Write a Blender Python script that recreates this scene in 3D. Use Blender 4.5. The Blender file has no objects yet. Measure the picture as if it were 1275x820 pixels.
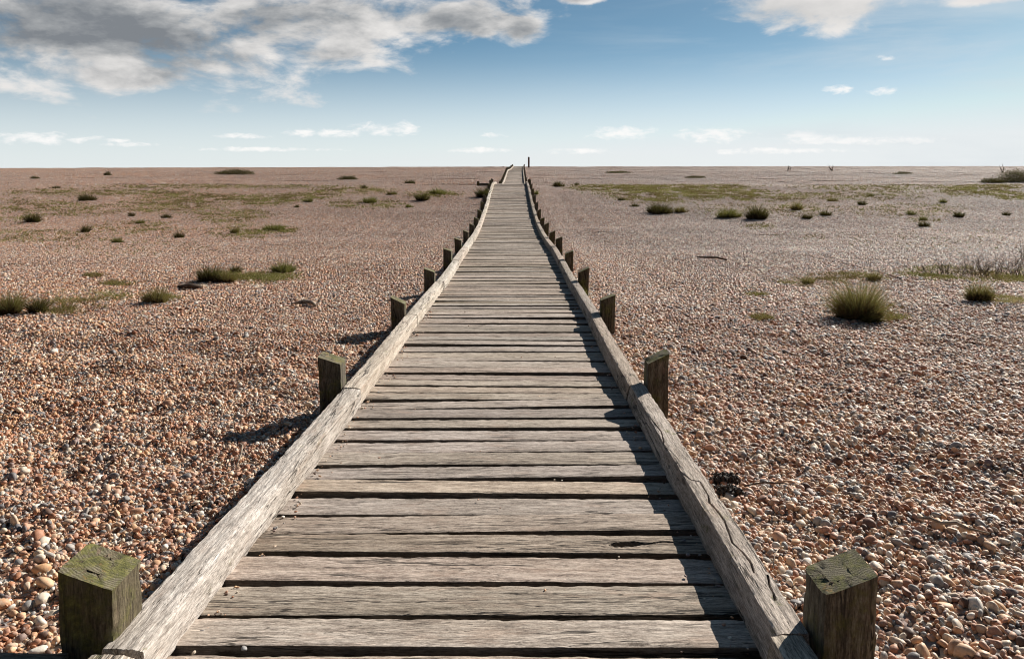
import bpy, bmesh, math, random
import numpy as np
from mathutils import Vector, Matrix, Euler

random.seed(7)
rng = np.random.default_rng(11)
C = bpy.context.scene.collection
CAMZ, F = 1.6, 960.0            # eye height; focal length in units of the 1275 px wide photograph
R = math.radians

# ------------------------------------------------------------------ noise
_perm = np.random.default_rng(5).permutation(4096)
def _h(i, j, k=0):
    return _perm[(_perm[(_perm[i & 4095] + j) & 4095] + k) & 4095]
def vnoise(x, y, seed=0):
    """gradient noise, about -1..1"""
    x = np.asarray(x, float); y = np.asarray(y, float)
    xi = np.floor(x).astype(int); yi = np.floor(y).astype(int)
    fx = x - xi; fy = y - yi
    u = fx*fx*fx*(fx*(fx*6-15)+10); v = fy*fy*fy*(fy*(fy*6-15)+10)
    def g(i, j, dx, dy):
        a = _h(i, j, seed) * (2*np.pi/4096)
        return np.cos(a)*dx + np.sin(a)*dy
    n00 = g(xi, yi, fx, fy); n10 = g(xi+1, yi, fx-1, fy)
    n01 = g(xi, yi+1, fx, fy-1); n11 = g(xi+1, yi+1, fx-1, fy-1)
    return 1.4*((n00*(1-u)+n10*u)*(1-v) + (n01*(1-u)+n11*u)*v)
def fbm(x, y, oct=4, seed=0):
    s = 0; a = 1; t = 0
    for o in range(oct):
        s = s + a*vnoise(np.asarray(x)*2**o, np.asarray(y)*2**o, seed+17*o); t += a; a *= .5
    return s/t

# ------------------------------------------------------------------ the line of the boardwalk and the lie of the land
def curve(tab):
    ys = np.array([t[0] for t in tab], float); vs = np.array([t[1] for t in tab], float)
    d = np.diff(vs)/np.diff(ys); m = np.zeros(len(ys)); m[0] = d[0]; m[-1] = d[-1]
    for i in range(1, len(ys)-1):
        m[i] = 0 if d[i-1]*d[i] <= 0 else 2*d[i-1]*d[i]/(d[i-1]+d[i])
    def f(y):
        y = np.clip(np.asarray(y, float), ys[0], ys[-1])
        i = np.clip(np.searchsorted(ys, y, side='right')-1, 0, len(ys)-2)
        h = ys[i+1]-ys[i]; t = (y-ys[i])/h
        return ((2*t**3-3*t**2+1)*vs[i] + (t**3-2*t**2+t)*h*m[i] + (-2*t**3+3*t**2)*vs[i+1] + (t**3-t**2)*h*m[i+1])
    return f
DH = [(-3,1.19),(0,1.2),(1.9,1.21),(2.76,1.24),(4.2,1.285),(5.5,1.325),(6.6,1.345),(9.7,1.43),(12.3,1.465),(16,1.56),(18.8,1.60),
      (21,1.59),(23.5,1.50),(28.2,1.23),(31,1.03),(35.5,.80),(38,.82),(42,1.08),(48,1.3),(53,1.27),(58,1.12),(67,.78),(79,.36),(96,.27),(108,.05),(120,-.10),(126,-.12)]
deckH = curve(DH)
groundH = curve([(a, b+.085) for a, b in DH if a < 90] + [(96,.37),(108,.17),(122,.03),(136,0),(150,.15),(200,2.5),(400,4),(6000,5)])
Lx = curve([(-3,-.86),(1.5,-.85),(2.76,-.82),(4.2,-.81),(5.5,-.805),(9.7,-.78),(12.3,-.77),(16,-.785),(19,-.80),(28,-.81),(36,-.80),(44,-.74),(58,-.56),(77,-.36),(90,-.14),(98,-.05),(120,.28),(126,.30)])
Rx = curve([(-3,.605),(1.5,.605),(2.76,.615),(4.2,.625),(5.5,.64),(9.7,.665),(12.3,.675),(16,.66),(19,.65),(28,.64),(36,.65),(44,.71),(58,.88),(77,1.06),(96,1.32),(120,1.73),(126,1.75)])
def sstep(a, b, x):
    t = np.clip((np.asarray(x, float)-a)/(b-a), 0, 1); return t*t*(3-2*t)
def ground(x, y):
    x = np.asarray(x, float); y = np.asarray(y, float)
    z = CAMZ - groundH(y)
    xc = (Lx(y)+Rx(y))/2
    away = sstep(.85, 2.2, np.abs(x-xc)) 
    z = z + away*(.09*fbm(x/4.5, y/4.5, 2, 3) + .05*sstep(20, 60, y)*fbm(x/14, y/14, 2, 9))
    out = sstep(.8, 1.1, np.abs(x-xc))
    z = z + out*(.066+.034*(x < 0))*(fbm(x/.62, y/.62, 3, 31)-.05)*(1-sstep(5.5, 8.6, y))
    z = z - .20*(1-sstep(.76, .84, np.abs(x-xc)))*(y < 126)
    z = z + np.where(x < 0, .003, .001)*x*sstep(60, 130, y)*np.clip(1, 0, 1)
    return z
def hit(px, py):
    """the point of the land that the photograph shows at a pixel"""
    dx = (px-637.5)/F; dz = -(py-208)/F
    t = np.geomspace(1.2, 139, 5000)
    below = (CAMZ + dz*t) <= ground(dx*t, t)
    i = int(np.argmax(below)) if below.any() else len(t)-1
    y = t[i]
    return float(dx*y), float(y), float(ground(dx*y, y))

# ------------------------------------------------------------------ objects
def mesh_np(name, V, faces, mat=None, smooth=False, attrs=None):
    """V (n,3), faces = list of tuples or an (m,k) array"""
    me = bpy.data.meshes.new(name)
    V = np.asarray(V, np.float32)
    if isinstance(faces, np.ndarray):
        m, k = faces.shape
        me.vertices.add(len(V)); me.vertices.foreach_set('co', V.ravel())
        me.loops.add(m*k); me.loops.foreach_set('vertex_index', faces.ravel().astype(np.int32))
        me.polygons.add(m); me.polygons.foreach_set('loop_start', np.arange(0, m*k, k, dtype=np.int32))
        me.polygons.foreach_set('use_smooth', np.full(m, smooth))
        me.update(calc_edges=True)
    else:
        me.from_pydata([tuple(v) for v in V], [], faces); me.update()
        if smooth: me.polygons.foreach_set('use_smooth', [True]*len(me.polygons))
    for k_, v_ in (attrs or {}).items():
        a = me.attributes.new(k_, 'FLOAT', 'POINT'); a.data.foreach_set('value', np.asarray(v_, np.float32))
    if mat: me.materials.append(mat)
    return me
def link(name, me, parent=None, loc=(0,0,0), rot=None):
    o = bpy.data.objects.new(name, me); C.objects.link(o)
    o.parent = parent; o.location = loc
    if rot is not None: o.rotation_euler = rot
    return o
def tag(o, label=None, cat=None, group=None, kind=None):
    if label: o['label'] = label
    if cat: o['category'] = cat
    if group: o['group'] = group
    if kind: o['kind'] = kind
    return o
def empty(name, loc):
    o = bpy.data.objects.new(name, None); C.objects.link(o); o.location = loc; o.empty_display_size = .1
    return o

# ------------------------------------------------------------------ node helper
class N:
    def __init__(s, mat):
        s.t = mat.node_tree; s.t.nodes.clear()
    def n(s, kind, props=None, **ins):
        nd = s.t.nodes.new(kind)
        for k, v in (props or {}).items(): setattr(nd, k, v)
        for k, v in ins.items():
            key = int(k[1:]) if k[0] == '_' and k[1:].isdigit() else k.replace('_', ' ')
            s.set(nd.inputs[key], v)
        return nd
    def set(s, inp, v):
        if isinstance(v, bpy.types.NodeSocket): s.t.links.new(v, inp)
        elif isinstance(v, bpy.types.Node): s.t.links.new(v.outputs[0], inp)
        else: inp.default_value = v
    def m(s, op, a, b=0.0, c=0.0, clamp=False):
        nd = s.t.nodes.new('ShaderNodeMath'); nd.operation = op; nd.use_clamp = clamp
        s.set(nd.inputs[0], a); s.set(nd.inputs[1], b); s.set(nd.inputs[2], c); return nd.outputs[0]
    def vm(s, op, a, b=(0,0,0), scale=None):
        nd = s.t.nodes.new('ShaderNodeVectorMath'); nd.operation = op
        s.set(nd.inputs[0], a); s.set(nd.inputs[1], b)
        if scale is not None: s.set(nd.inputs['Scale'], scale)
        return nd.outputs[0]
    def mix(s, f, a, b, mode='MIX'):
        nd = s.t.nodes.new('ShaderNodeMix'); nd.data_type = 'RGBA'; nd.blend_type = mode; nd.clamp_factor = True
        s.set(nd.inputs[0], f)
        for i, v in ((6, a), (7, b)):
            if isinstance(v, tuple) and len(v) == 3: v = (*v, 1)
            s.set(nd.inputs[i], v)
        return nd.outputs[2]
    def ss(s, x, a, b, lo=0.0, hi=1.0):
        nd = s.t.nodes.new('ShaderNodeMapRange'); nd.interpolation_type = 'SMOOTHSTEP'
        s.set(nd.inputs[0], x)
        for i, v in enumerate((a, b, lo, hi)): s.set(nd.inputs[i+1], v)
        return nd.outputs[0]
    def noise(s, vec, scale, detail=4, rough=.55, dist=0.0, out=0):
        nd = s.n('ShaderNodeTexNoise', Scale=scale, Detail=detail, Roughness=rough, Distortion=dist)
        s.set(nd.inputs['Vector'], vec); return nd.outputs[out]
    def ramp(s, f, stops, interp='LINEAR'):
        nd = s.t.nodes.new('ShaderNodeValToRGB'); cr = nd.color_ramp; cr.interpolation = interp
        while len(cr.elements) < len(stops): cr.elements.new(.5)
        for e, (p, c) in zip(cr.elements, stops): e.position = p
        for e, (p, c) in zip(cr.elements, stops): e.color = (*c, 1)
        s.set(nd.inputs[0], f); return nd.outputs[0]
    def out(s, shader, disp=None):
        o = s.t.nodes.new('ShaderNodeOutputMaterial'); s.t.links.new(shader, o.inputs['Surface'])
def new_mat(name):
    m = bpy.data.materials.new(name); m.use_nodes = True; return m, N(m)

# weathered timber: grain runs along the mesh's own X
def wood(name, dark, mid, light, moss=0.0, endcol=None, rnd_attr=True, tone=.28, top_moss=False, crackw=1.0, edge=False):
    m, n = new_mat(name)
    co = n.n('ShaderNodeTexCoord').outputs['Object']
    rnd = n.n('ShaderNodeAttribute', {'attribute_name': 'rnd'}).outputs['Fac']
    off = n.n('ShaderNodeCombineXYZ', X=n.m('MULTIPLY', rnd, 37.0), Y=n.m('MULTIPLY', rnd, 91.0), Z=n.m('MULTIPLY', rnd, 53.0)).outputs[0]
    p = n.vm('ADD', co, off)
    # a slow wander bends the grain
    wob = n.noise(n.vm('MULTIPLY', p, (2.2, 7, 7)), 1.0, 3, .5, 0, 1)
    p2 = n.vm('ADD', p, n.vm('SCALE', n.vm('SUBTRACT', wob, (.5,.5,.5)), scale=.012))
    g1 = n.noise(n.vm('MULTIPLY', p2, (7, 62, 62)), 1.0, 6, .68)
    g2 = n.noise(n.vm('MULTIPLY', p2, (40, 320, 320)), 1.0, 4, .7)
    big = n.noise(n.vm('MULTIPLY', p, (1.7, 5, 5)), 1.0, 4, .6)
    spk = n.noise(p, 160, 3, .6)
    f = n.m('ADD', n.m('ADD', n.m('MULTIPLY', g1, .48), n.m('MULTIPLY', g2, .38)), n.m('MULTIPLY', spk, .14))
    col = n.ramp(f, [(.36, dark), (.46, mid), (.57, light), (.72, tuple(c*1.15 for c in light))])
    # deep drying cracks
    ck = n.noise(n.vm('MULTIPLY', p2, (1.6, 30, 30)), 1.0, 4, .55, .2)
    crack = n.m('SUBTRACT', 1.0, n.ss(n.m('ABSOLUTE', n.m('SUBTRACT', ck, .5)), .004*crackw, .020*crackw))
    gate = n.ss(n.noise(n.vm('MULTIPLY', p, (1.3, 9, 9)), 1.0, 2), .47, .56)
    crack = n.m('MULTIPLY', crack, gate)
    # knots
    vo = n.n('ShaderNodeTexVoronoi', {'feature': 'F1'}, Scale=1.0, Randomness=1.0)
    n.set(vo.inputs['Vector'], n.vm('MULTIPLY', p, (2.3, 8, 8)))
    knot = n.m('SUBTRACT', 1.0, n.ss(n.m('ADD', vo.outputs['Distance'], n.m('MULTIPLY', n.m('SUBTRACT', spk, .5), .10)), .035, .11))
    fib = n.ss(n.noise(n.vm('MULTIPLY', p2, (34, 310, 310)), 1.0, 4, .68), .36, .62, .64, 1.12)
    pit = n.ss(n.noise(n.vm('MULTIPLY', p2, (26, 130, 130)), 1.0, 3, .6), .60, .70, 0, .8)
    pit = n.m('MULTIPLY', pit, n.ss(n.noise(n.vm('MULTIPLY', p, (3, 12, 12)), 1.0, 3), .42, .58))
    # tone of each board, patches of it
    hsv = n.n('ShaderNodeHueSaturation', Fac=1.0)
    n.set(hsv.inputs['Hue'], n.m('ADD', .482, n.m('MULTIPLY', n.m('FRACT', n.m('MULTIPLY', rnd, 7.13)), .017)))
    n.set(hsv.inputs['Saturation'], n.m('ADD', .75, n.m('MULTIPLY', n.m('FRACT', n.m('MULTIPLY', rnd, 3.7)), .45)))
    n.set(hsv.inputs['Value'], n.m('ADD', 1.0-tone/2, n.m('MULTIPLY', n.m('FRACT', n.m('MULTIPLY', rnd, 11.9)), tone)))
    n.set(hsv.inputs['Color'], col); col = hsv.outputs[0]
    col = n.mix(n.ss(big, .35, .68, 0, .55), col, n.mix(1.0, col, (.55,.52,.47), 'MULTIPLY'))
    col = n.mix(n.ss(n.noise(n.vm('MULTIPLY', p, (4, 14, 14)), 1.0, 4, .65), .55, .72, 0, .35), col, (.40,.27,.20))
    fc = n.n('ShaderNodeCombineColor'); [n.set(fc.inputs[q], fib) for q in range(3)]
    col = n.mix(1.0, col, fc.outputs[0], 'MULTIPLY')
    col = n.mix(pit, col, (.045,.034,.025))
    col = n.mix(n.m('MULTIPLY', knot, .75), col, (.05,.032,.022))
    col = n.mix(n.m('MULTIPLY', crack, .9), col, (.018,.013,.010))
    if moss:
        geo = n.n('ShaderNodeNewGeometry')
        up = n.n('ShaderNodeSeparateXYZ'); n.set(up.inputs[0], geo.outputs['Normal'])
        mm = n.noise(n.vm('ADD', p, (3,1,7)), 9, 6, .7)
        amt = n.ss(mm, .62-.28*moss, .75-.1*moss)
        green = n.ramp(n.noise(p, 55, 4, .7), [(.3, (.035,.040,.012)), (.5, (.105,.105,.024)), (.70, (.24,.22,.06))])
        col = n.mix(n.m('MULTIPLY', amt, .85), col, green)
        if top_moss:
            # growth rings on the sawn top, then moss and a patch of orange lichen
            sp = n.n('ShaderNodeSeparateXYZ'); n.set(sp.inputs[0], co)
            yy = n.m('SUBTRACT', sp.outputs['Y'], .11); zz = n.m('ADD', sp.outputs['Z'], .03)
            r = n.m('SQRT', n.m('ADD', n.m('MULTIPLY', yy, yy), n.m('MULTIPLY', zz, zz)))
            r = n.m('ADD', r, n.m('MULTIPLY', n.noise(co, 30, 2), .006))
            ring = n.m('SINE', n.m('MULTIPLY', r, 780.0))
            topc = n.mix(n.ss(ring, -1.2, 1.2), (.10,.082,.054), (.22,.195,.13))
            topc = n.mix(n.ss(n.noise(p, 18, 6, .7), .40, .58, 0, .85), topc, green)
            topc = n.mix(n.ss(n.noise(n.vm('ADD', p, (9,9,2)), 16, 5, .7), .58, .70, 0, .6), topc, (.36,.19,.06))
            lx = n.n('ShaderNodeVectorTransform', {'vector_type': 'NORMAL', 'convert_from': 'WORLD', 'convert_to': 'OBJECT'})
            n.set(lx.inputs[0], geo.outputs['True Normal'])
            s2 = n.n('ShaderNodeSeparateXYZ'); n.set(s2.inputs[0], lx.outputs[0])
            col = n.mix(n.ss(s2.outputs['X'], .72, .86), col, topc)
    if top_moss:
        crack = n.m('MULTIPLY', crack, n.m('SUBTRACT', 1.0, n.ss(s2.outputs['X'], .72, .86)))
        g1 = n.mix(n.ss(s2.outputs['X'], .72, .86), g1, n.m('MULTIPLY', ring, .06))
    bh = n.m('ADD', n.m('MULTIPLY', g1, .55), n.m('MULTIPLY', g2, .45))
    bh = n.m('ADD', bh, n.m('MULTIPLY', spk, .12))
    bh = n.m('SUBTRACT', bh, n.m('MULTIPLY', crack, 1.2)); bh = n.m('SUBTRACT', bh, n.m('MULTIPLY', pit, .5))
    bmp = n.n('ShaderNodeBump', Strength=.75, Distance=.006); n.set(bmp.inputs['Height'], bh)
    if edge:       # shade of the gaps painted into the colour of the board sides
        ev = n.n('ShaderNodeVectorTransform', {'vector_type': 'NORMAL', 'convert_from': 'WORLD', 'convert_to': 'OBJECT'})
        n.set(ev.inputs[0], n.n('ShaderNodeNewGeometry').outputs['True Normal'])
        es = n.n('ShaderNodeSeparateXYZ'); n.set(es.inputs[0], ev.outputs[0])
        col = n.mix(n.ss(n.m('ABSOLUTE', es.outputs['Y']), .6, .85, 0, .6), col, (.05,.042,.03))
    b = n.n('ShaderNodeBsdfPrincipled', Roughness=.86); n.set(b.inputs['Base Color'], col); n.set(b.inputs['Normal'], bmp.outputs[0])
    b.inputs['Specular IOR Level'].default_value = .25
    n.out(b.outputs[0]); return m
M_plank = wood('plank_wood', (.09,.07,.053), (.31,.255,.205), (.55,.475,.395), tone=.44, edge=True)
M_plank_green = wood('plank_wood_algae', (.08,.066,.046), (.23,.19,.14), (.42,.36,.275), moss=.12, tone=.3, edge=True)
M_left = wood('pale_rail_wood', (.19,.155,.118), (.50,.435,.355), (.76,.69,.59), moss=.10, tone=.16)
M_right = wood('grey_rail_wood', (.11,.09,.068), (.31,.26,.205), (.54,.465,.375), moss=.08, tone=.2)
M_post = wood('post_wood', (.030,.024,.015), (.085,.070,.044), (.20,.175,.12), moss=.55, tone=.3, top_moss=True)
M_beam = wood('beam_wood', (.05,.042,.032), (.14,.12,.095), (.26,.23,.19), moss=.3, tone=.2)
M_drift = wood('driftwood', (.16,.12,.08), (.38,.30,.21), (.60,.51,.38), tone=.2)
M_twig = wood('dark_twig', (.035,.022,.014), (.10,.066,.042), (.17,.12,.08), tone=.2)

# ------------------------------------------------------------------ timbers
def timber(L, W, H, nx, ny, nz, seed, rough=.002, bevel=.006, warp=.004, taper_end=0.0, hook=None, cap_fn=None, chip=.004, under=0.0):
    """a sawn, worn timber: length L on X, W on Y, H on Z, centred; returns V, F"""
    # closed section walk, finer on top
    def side(a, b, k): return [(a[0]+(b[0]-a[0])*i/k, a[1]+(b[1]-a[1])*i/k) for i in range(k)]
    h = [(-W/2, H/2), (W/2, H/2), (W/2, -H/2), (-W/2, -H/2)]
    sec = side(h[0], h[1], ny) + side(h[1], h[2], nz) + side(h[2], h[3], max(2, ny//3)) + side(h[3], h[0], nz)
    sec = np.array(sec); m = len(sec)
    bev = np.clip(bevel, 0, min(W, H)*.45)
    # round corners by pulling points to the rounded rectangle
    cx = np.clip(sec[:, 0], -W/2+bev, W/2-bev); cz = np.clip(sec[:, 1], -H/2+bev, H/2-bev)
    d = sec - np.stack([cx, cz], 1); l = np.maximum(np.linalg.norm(d, axis=1), 1e-9)
    corner = (np.abs(d[:, 0]) > 1e-7) & (np.abs(d[:, 1]) > 1e-7)
    sec2 = sec.copy(); sec2[corner] = np.stack([cx, cz], 1)[corner] + d[corner]/l[corner, None]*bev
    iscorn = np.clip(1 - (np.minimum(np.abs(np.abs(sec[:, 0])-W/2) + 0*sec[:, 1], 1) + np.abs(np.abs(sec[:, 1])-H/2))/(.02), 0, 1)
    if under: sec2[:, 0] *= 1-under*np.clip(.5-sec2[:, 1]/H, 0, 1)/W
    xs = np.linspace(-L/2, L/2, nx+1)
    X, I = np.meshgrid(xs, np.arange(m), indexing='ij')
    Y = sec2[I, 0]; Z = sec2[I, 1]
    nrm = sec2/np.maximum(np.linalg.norm(sec2/np.array([W, H]), axis=1), 1e-9)[:, None]/np.array([W, H])
    nrm = sec2/np.array([W, H])*2; nrm = np.sign(nrm)*np.abs(nrm)**6; nrm /= np.maximum(np.linalg.norm(nrm, axis=1), 1e-9)[:, None]
    s = 13.7*seed
    dn = rough*fbm(X*9+s, (Y*2+Z*3)*22+s*.3, 4, 5) + chip*np.minimum(0, fbm(X*14+s, (Y+Z*1.7)*9, 3, 8)-.12)*iscorn[I]*3
    Yo = Y + dn*nrm[I, 0] + warp*fbm(X*1.1+s, s+0*X, 2, 21)
    Zo = Z + dn*nrm[I, 1] + warp*.6*fbm(X*1.3+s, s+5+0*X, 2, 23)
    if hook is not None: X, Yo, Zo = hook(X, Yo, Zo, I, sec)
    V = np.stack([X, Yo, Zo], -1).reshape(-1, 3)
    i = np.arange(nx)[:, None]*m; j = np.arange(m)[None, :]; j2 = (j+1) % m
    Fq = np.stack([i+j, i+j2, i+m+j2, i+m+j], -1).reshape(-1, 4)
    # end caps: inner rings toward the centre
    faces = [tuple(q) for q in Fq[:, ::-1].tolist()]
    n0 = len(V); ends = []
    for e, base in ((0, 0), (1, nx*m)):
        ring = V[base:base+m]; c = ring.mean(0)
        prev = list(range(base, base+m)); off = len(V)
        for q, fct in enumerate((.8, .45)):
            r2 = c + (ring-c)*np.array([1, fct, fct]); r2[:, 0] += rough*.8*rng.standard_normal(m)
            if cap_fn is not None and e == 1: pass
            st = len(V); V = np.vstack([V, r2]); cur = list(range(st, st+m))
            for k in range(m):
                k2 = (k+1) % m
                f = (prev[k], prev[k2], cur[k2], cur[k])
                faces.append(f if e == 0 else f[::-1])
            prev = cur
        faces.append(tuple(prev) if e == 0 else tuple(prev[::-1]))
    if cap_fn is not None: V = cap_fn(V)
    return V, faces
def timber_obj(name, V, faces, mat, parent, loc, rot=(0,0,0), rnd=0.0, auto=True):
    me = mesh_np(name, V, faces, mat, True, {'rnd': np.full(len(V), rnd)})
    me.set_sharp_from_angle(angle=R(38)) if hasattr(me, 'set_sharp_from_angle') else None
    o = link(name, me, parent, loc, rot); return o

walk = empty('boardwalk', (-.1, 1.8, CAMZ-1.21))
tag(walk, 'long straight weathered timber boardwalk with raised edge rails and short posts crossing the shingle', 'boardwalk')
W0 = Vector(walk.location)
def rel(x, y, z): return (x-W0.x, y-W0.y, z-W0.z)

# --- planks. the front edges of the nearest boards, read off the photograph
edges = [602, 560, 518, 483, 457, 432, 408, 389, 371, 355, 339, 325, 313, 300.7, 290.5, 281.6, 273, 264.3, 257, 249.3, 241, 236.1, 229, 222, 216, 210.8, 205.6, 198.6]
def y_of(dy):
    lo, hi = .5, 40
    for _ in range(50):
        md = (lo+hi)/2
        if deckH(md)*F/md > dy: lo = md
        else: hi = md
    return lo
py = [1.05, 1.20, 1.36, 1.515, 1.67+.03] + [y_of(d) for d in edges[:]]
py = [1.12, 1.27, 1.42, 1.57, 1.73] + [y_of(d) for d in edges][0:]
py = sorted(py)
fix = [py[0]]
for v in py[1:]:
    if v-fix[-1] > .075: fix.append(v)
py = fix
prs = random.Random(3)
while py[-1] < 37.0: py.append(py[-1] + prs.choice([.115, .135, .15, .15, .165, .18])*prs.uniform(.93, 1.05))
npl = len(py)-1
def plank_dims(k, y0, y1, r):
    gap = r.choice([.024, .027, .029, .033]) if y0 < 12 else r.choice([.012, .018, .030])
    if 3.1 < y0 < 3.3: gap = .008
    w = (y1-y0)-gap; yc = y0+gap*.5+w/2
    l = float(Lx(yc))-.10-r.uniform(0, .05); rr = float(Rx(yc))+.105+r.uniform(0, .05)
    return w, yc, l, rr, gap
bulk = []
pr = random.Random(9)
K = 0
for k in range(npl):
    y0, y1 = py[k], py[k+1]
    w, yc, l, rr, gap = plank_dims(k, y0, y1, pr)
    dz = pr.uniform(-.007, .006); tilt = pr.gauss(0, .005); roll = pr.gauss(0, .012)
    slope = math.atan2(float(deckH(yc-.3)-deckH(yc+.3)), .6)
    yaw = pr.gauss(0, .0042); rnd = pr.random()
    H_ = .060
    loc = ((l+rr)/2, yc, CAMZ-float(deckH(yc))-H_/2+dz)
    near = K < 100 and y0 > 1.3
    if near:
        K += 1
        fine = yc < 4
        hook = None
        knot = (py[k] < 2.56 <= py[k+1])
        if knot:
            kx = .36-loc[0]; ky = -w*.02
            def hook(X, Y, Z, I, sec, kx=kx, ky=ky, H_=H_):
                u = (X-kx); v = (Y-ky)
                q = np.sqrt((u/np.where(u > 0, .075, .045))**2 + ((v-.10*u)/.016)**2) + .35*fbm(X*40, Y*70, 3, 44)
                dep = .038*(1-sstep(.45, 1.0, q)) * (Z > 0)
                q2 = np.sqrt((u/.14)**2 + ((v+.012)/.028)**2)
                dep = dep + .004*(1-sstep(.3, 1.1, q2))*(.5+fbm(X*60, Y*90, 2, 45))*(Z > 0)
                # a split running off the hole
                line = np.abs(v - .10*u - .004*np.sin(u*60)); dep = dep + .012*(1-sstep(.001, .004, line))*((u > .03) & (u < .17))*(Z > 0)
                return X, Y, Z-dep
        nx = 420 if knot else (170 if fine else (90 if yc < 9 else 40))
        ny = 44 if knot else (14 if fine else 8)
        V, Fc = timber(rr-l, w, H_, nx, ny, 4, k+1, rough=.0018, bevel=.005, warp=.004, hook=hook, chip=.0022, under=.03)
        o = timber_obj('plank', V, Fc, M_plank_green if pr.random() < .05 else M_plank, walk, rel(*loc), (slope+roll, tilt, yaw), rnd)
        if knot: o['label'] = 'plank with a dark split knot hole near its right end'
    else:
        V, Fc = timber(rr-l, w, H_, 6, 3, 1, k+1, rough=.003, bevel=.006, warp=.006)
        Mx = Matrix.Translation(loc) @ Euler((slope+roll, tilt, yaw)).to_matrix().to_4x4()
        A = np.array(Mx.to_3x3()); V = V @ A.T + np.array(loc)
        bulk.append((V, Fc, rnd))
y = 50.0
while y < 123:
    w, yc, l, rr, gap = plank_dims(0, y, y+.30, pr)
    V, Fc = timber(rr-l, w, .042, 2, 2, 1, 3, rough=.0, bevel=.005, warp=0)
    dz = pr.uniform(-.008, .006); slope = math.atan2(float(deckH(yc-.5)-deckH(yc+.5)), 1.0)
    A = np.array(Euler((slope, pr.gauss(0, .005), 0)).to_matrix())
    V = V @ A.T + np.array([(l+rr)/2, yc, CAMZ-float(deckH(yc))-.021+dz]); bulk.append((V, Fc, pr.random())); y += .30
# the dip between, hidden behind the crest, in longer steps
y = 37.0
while y < 50:
    w, yc, l, rr, gap = plank_dims(0, y, y+.16, pr)
    V, Fc = timber(rr-l, w, .042, 2, 2, 1, 3, rough=.0, bevel=.005, warp=0)
    slope = math.atan2(float(deckH(yc-.5)-deckH(yc+.5)), 1.0); A = np.array(Euler((slope, 0, 0)).to_matrix())
    V = V @ A.T + np.array([(l+rr)/2, yc, CAMZ-float(deckH(yc))-.021]); bulk.append((V, Fc, pr.random())); y += .16
def merge(parts):
    Vs, Fs, Rs = [], [], []; off = 0
    for V, Fc, r in parts:
        Vs.append(V); Fs += [tuple(i+off for i in f) for f in Fc]; Rs.append(np.full(len(V), r)); off += len(V)
    return np.vstack(Vs), Fs, np.concatenate(Rs)
V, Fc, rr_ = merge(bulk)
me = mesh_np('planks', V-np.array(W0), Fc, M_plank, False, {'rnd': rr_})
o = link('planks', me, walk); o['kind'] = 'stuff'
# bearers under the boards, seen as darkness in the gaps
for bx_ in (-.62, .42):
    yb = 0.9
    while yb < 36:
        V, Fc = timber(2.4, .07, .10, 10, 3, 3, yb, rough=.002)
        s = math.atan2(float(deckH(yb)-deckH(yb+2.4)), 2.4)
        ym = yb+1.2
        timber_obj('bearer', V, Fc, M_beam, walk, rel(bx_, ym, CAMZ-float(deckH(yb)+deckH(yb+2.4))/2-.052-.052), (0, -s, math.pi/2), .3)
        yb += 4.8 if yb > 8 else 2.41

# --- edge rails, one timber from post to post
STEP = 2.36; P0 = 1.86
def px_on(px, pyy, Hh):
    Y = F*Hh/(pyy-208); return (px-637.5)/F*Y, Y
crackA = [px_on(a, b, 1.14) for a, b in [(803.6,504),(812,516),(823.3,531.7),(826.6,545),(824,551.5),(831,567),(842,579),(860,596),(871.7,599),(881.5,616.6),(883.4,627),(892,637),(902,651.7),(908.8,672),(911.7,682),(924.4,694.6),(935,710),(938.5,722)]]
crackB = [px_on(a, b, 1.135) for a, b in [(956,724),(958,738),(963,748),(965,756)]]
def dist_poly(px, py_, pts):
    d = np.full(px.shape, 9.)
    for (x0, y0), (x1, y1) in zip(pts[:-1], pts[1:]):
        ex, ey = x1-x0, y1-y0; t = np.clip(((px-x0)*ex+(py_-y0)*ey)/(ex*ex+ey*ey), 0, 1)
        d = np.minimum(d, np.hypot(px-x0-t*ex, py_-y0-t*ey))
    return d
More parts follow.
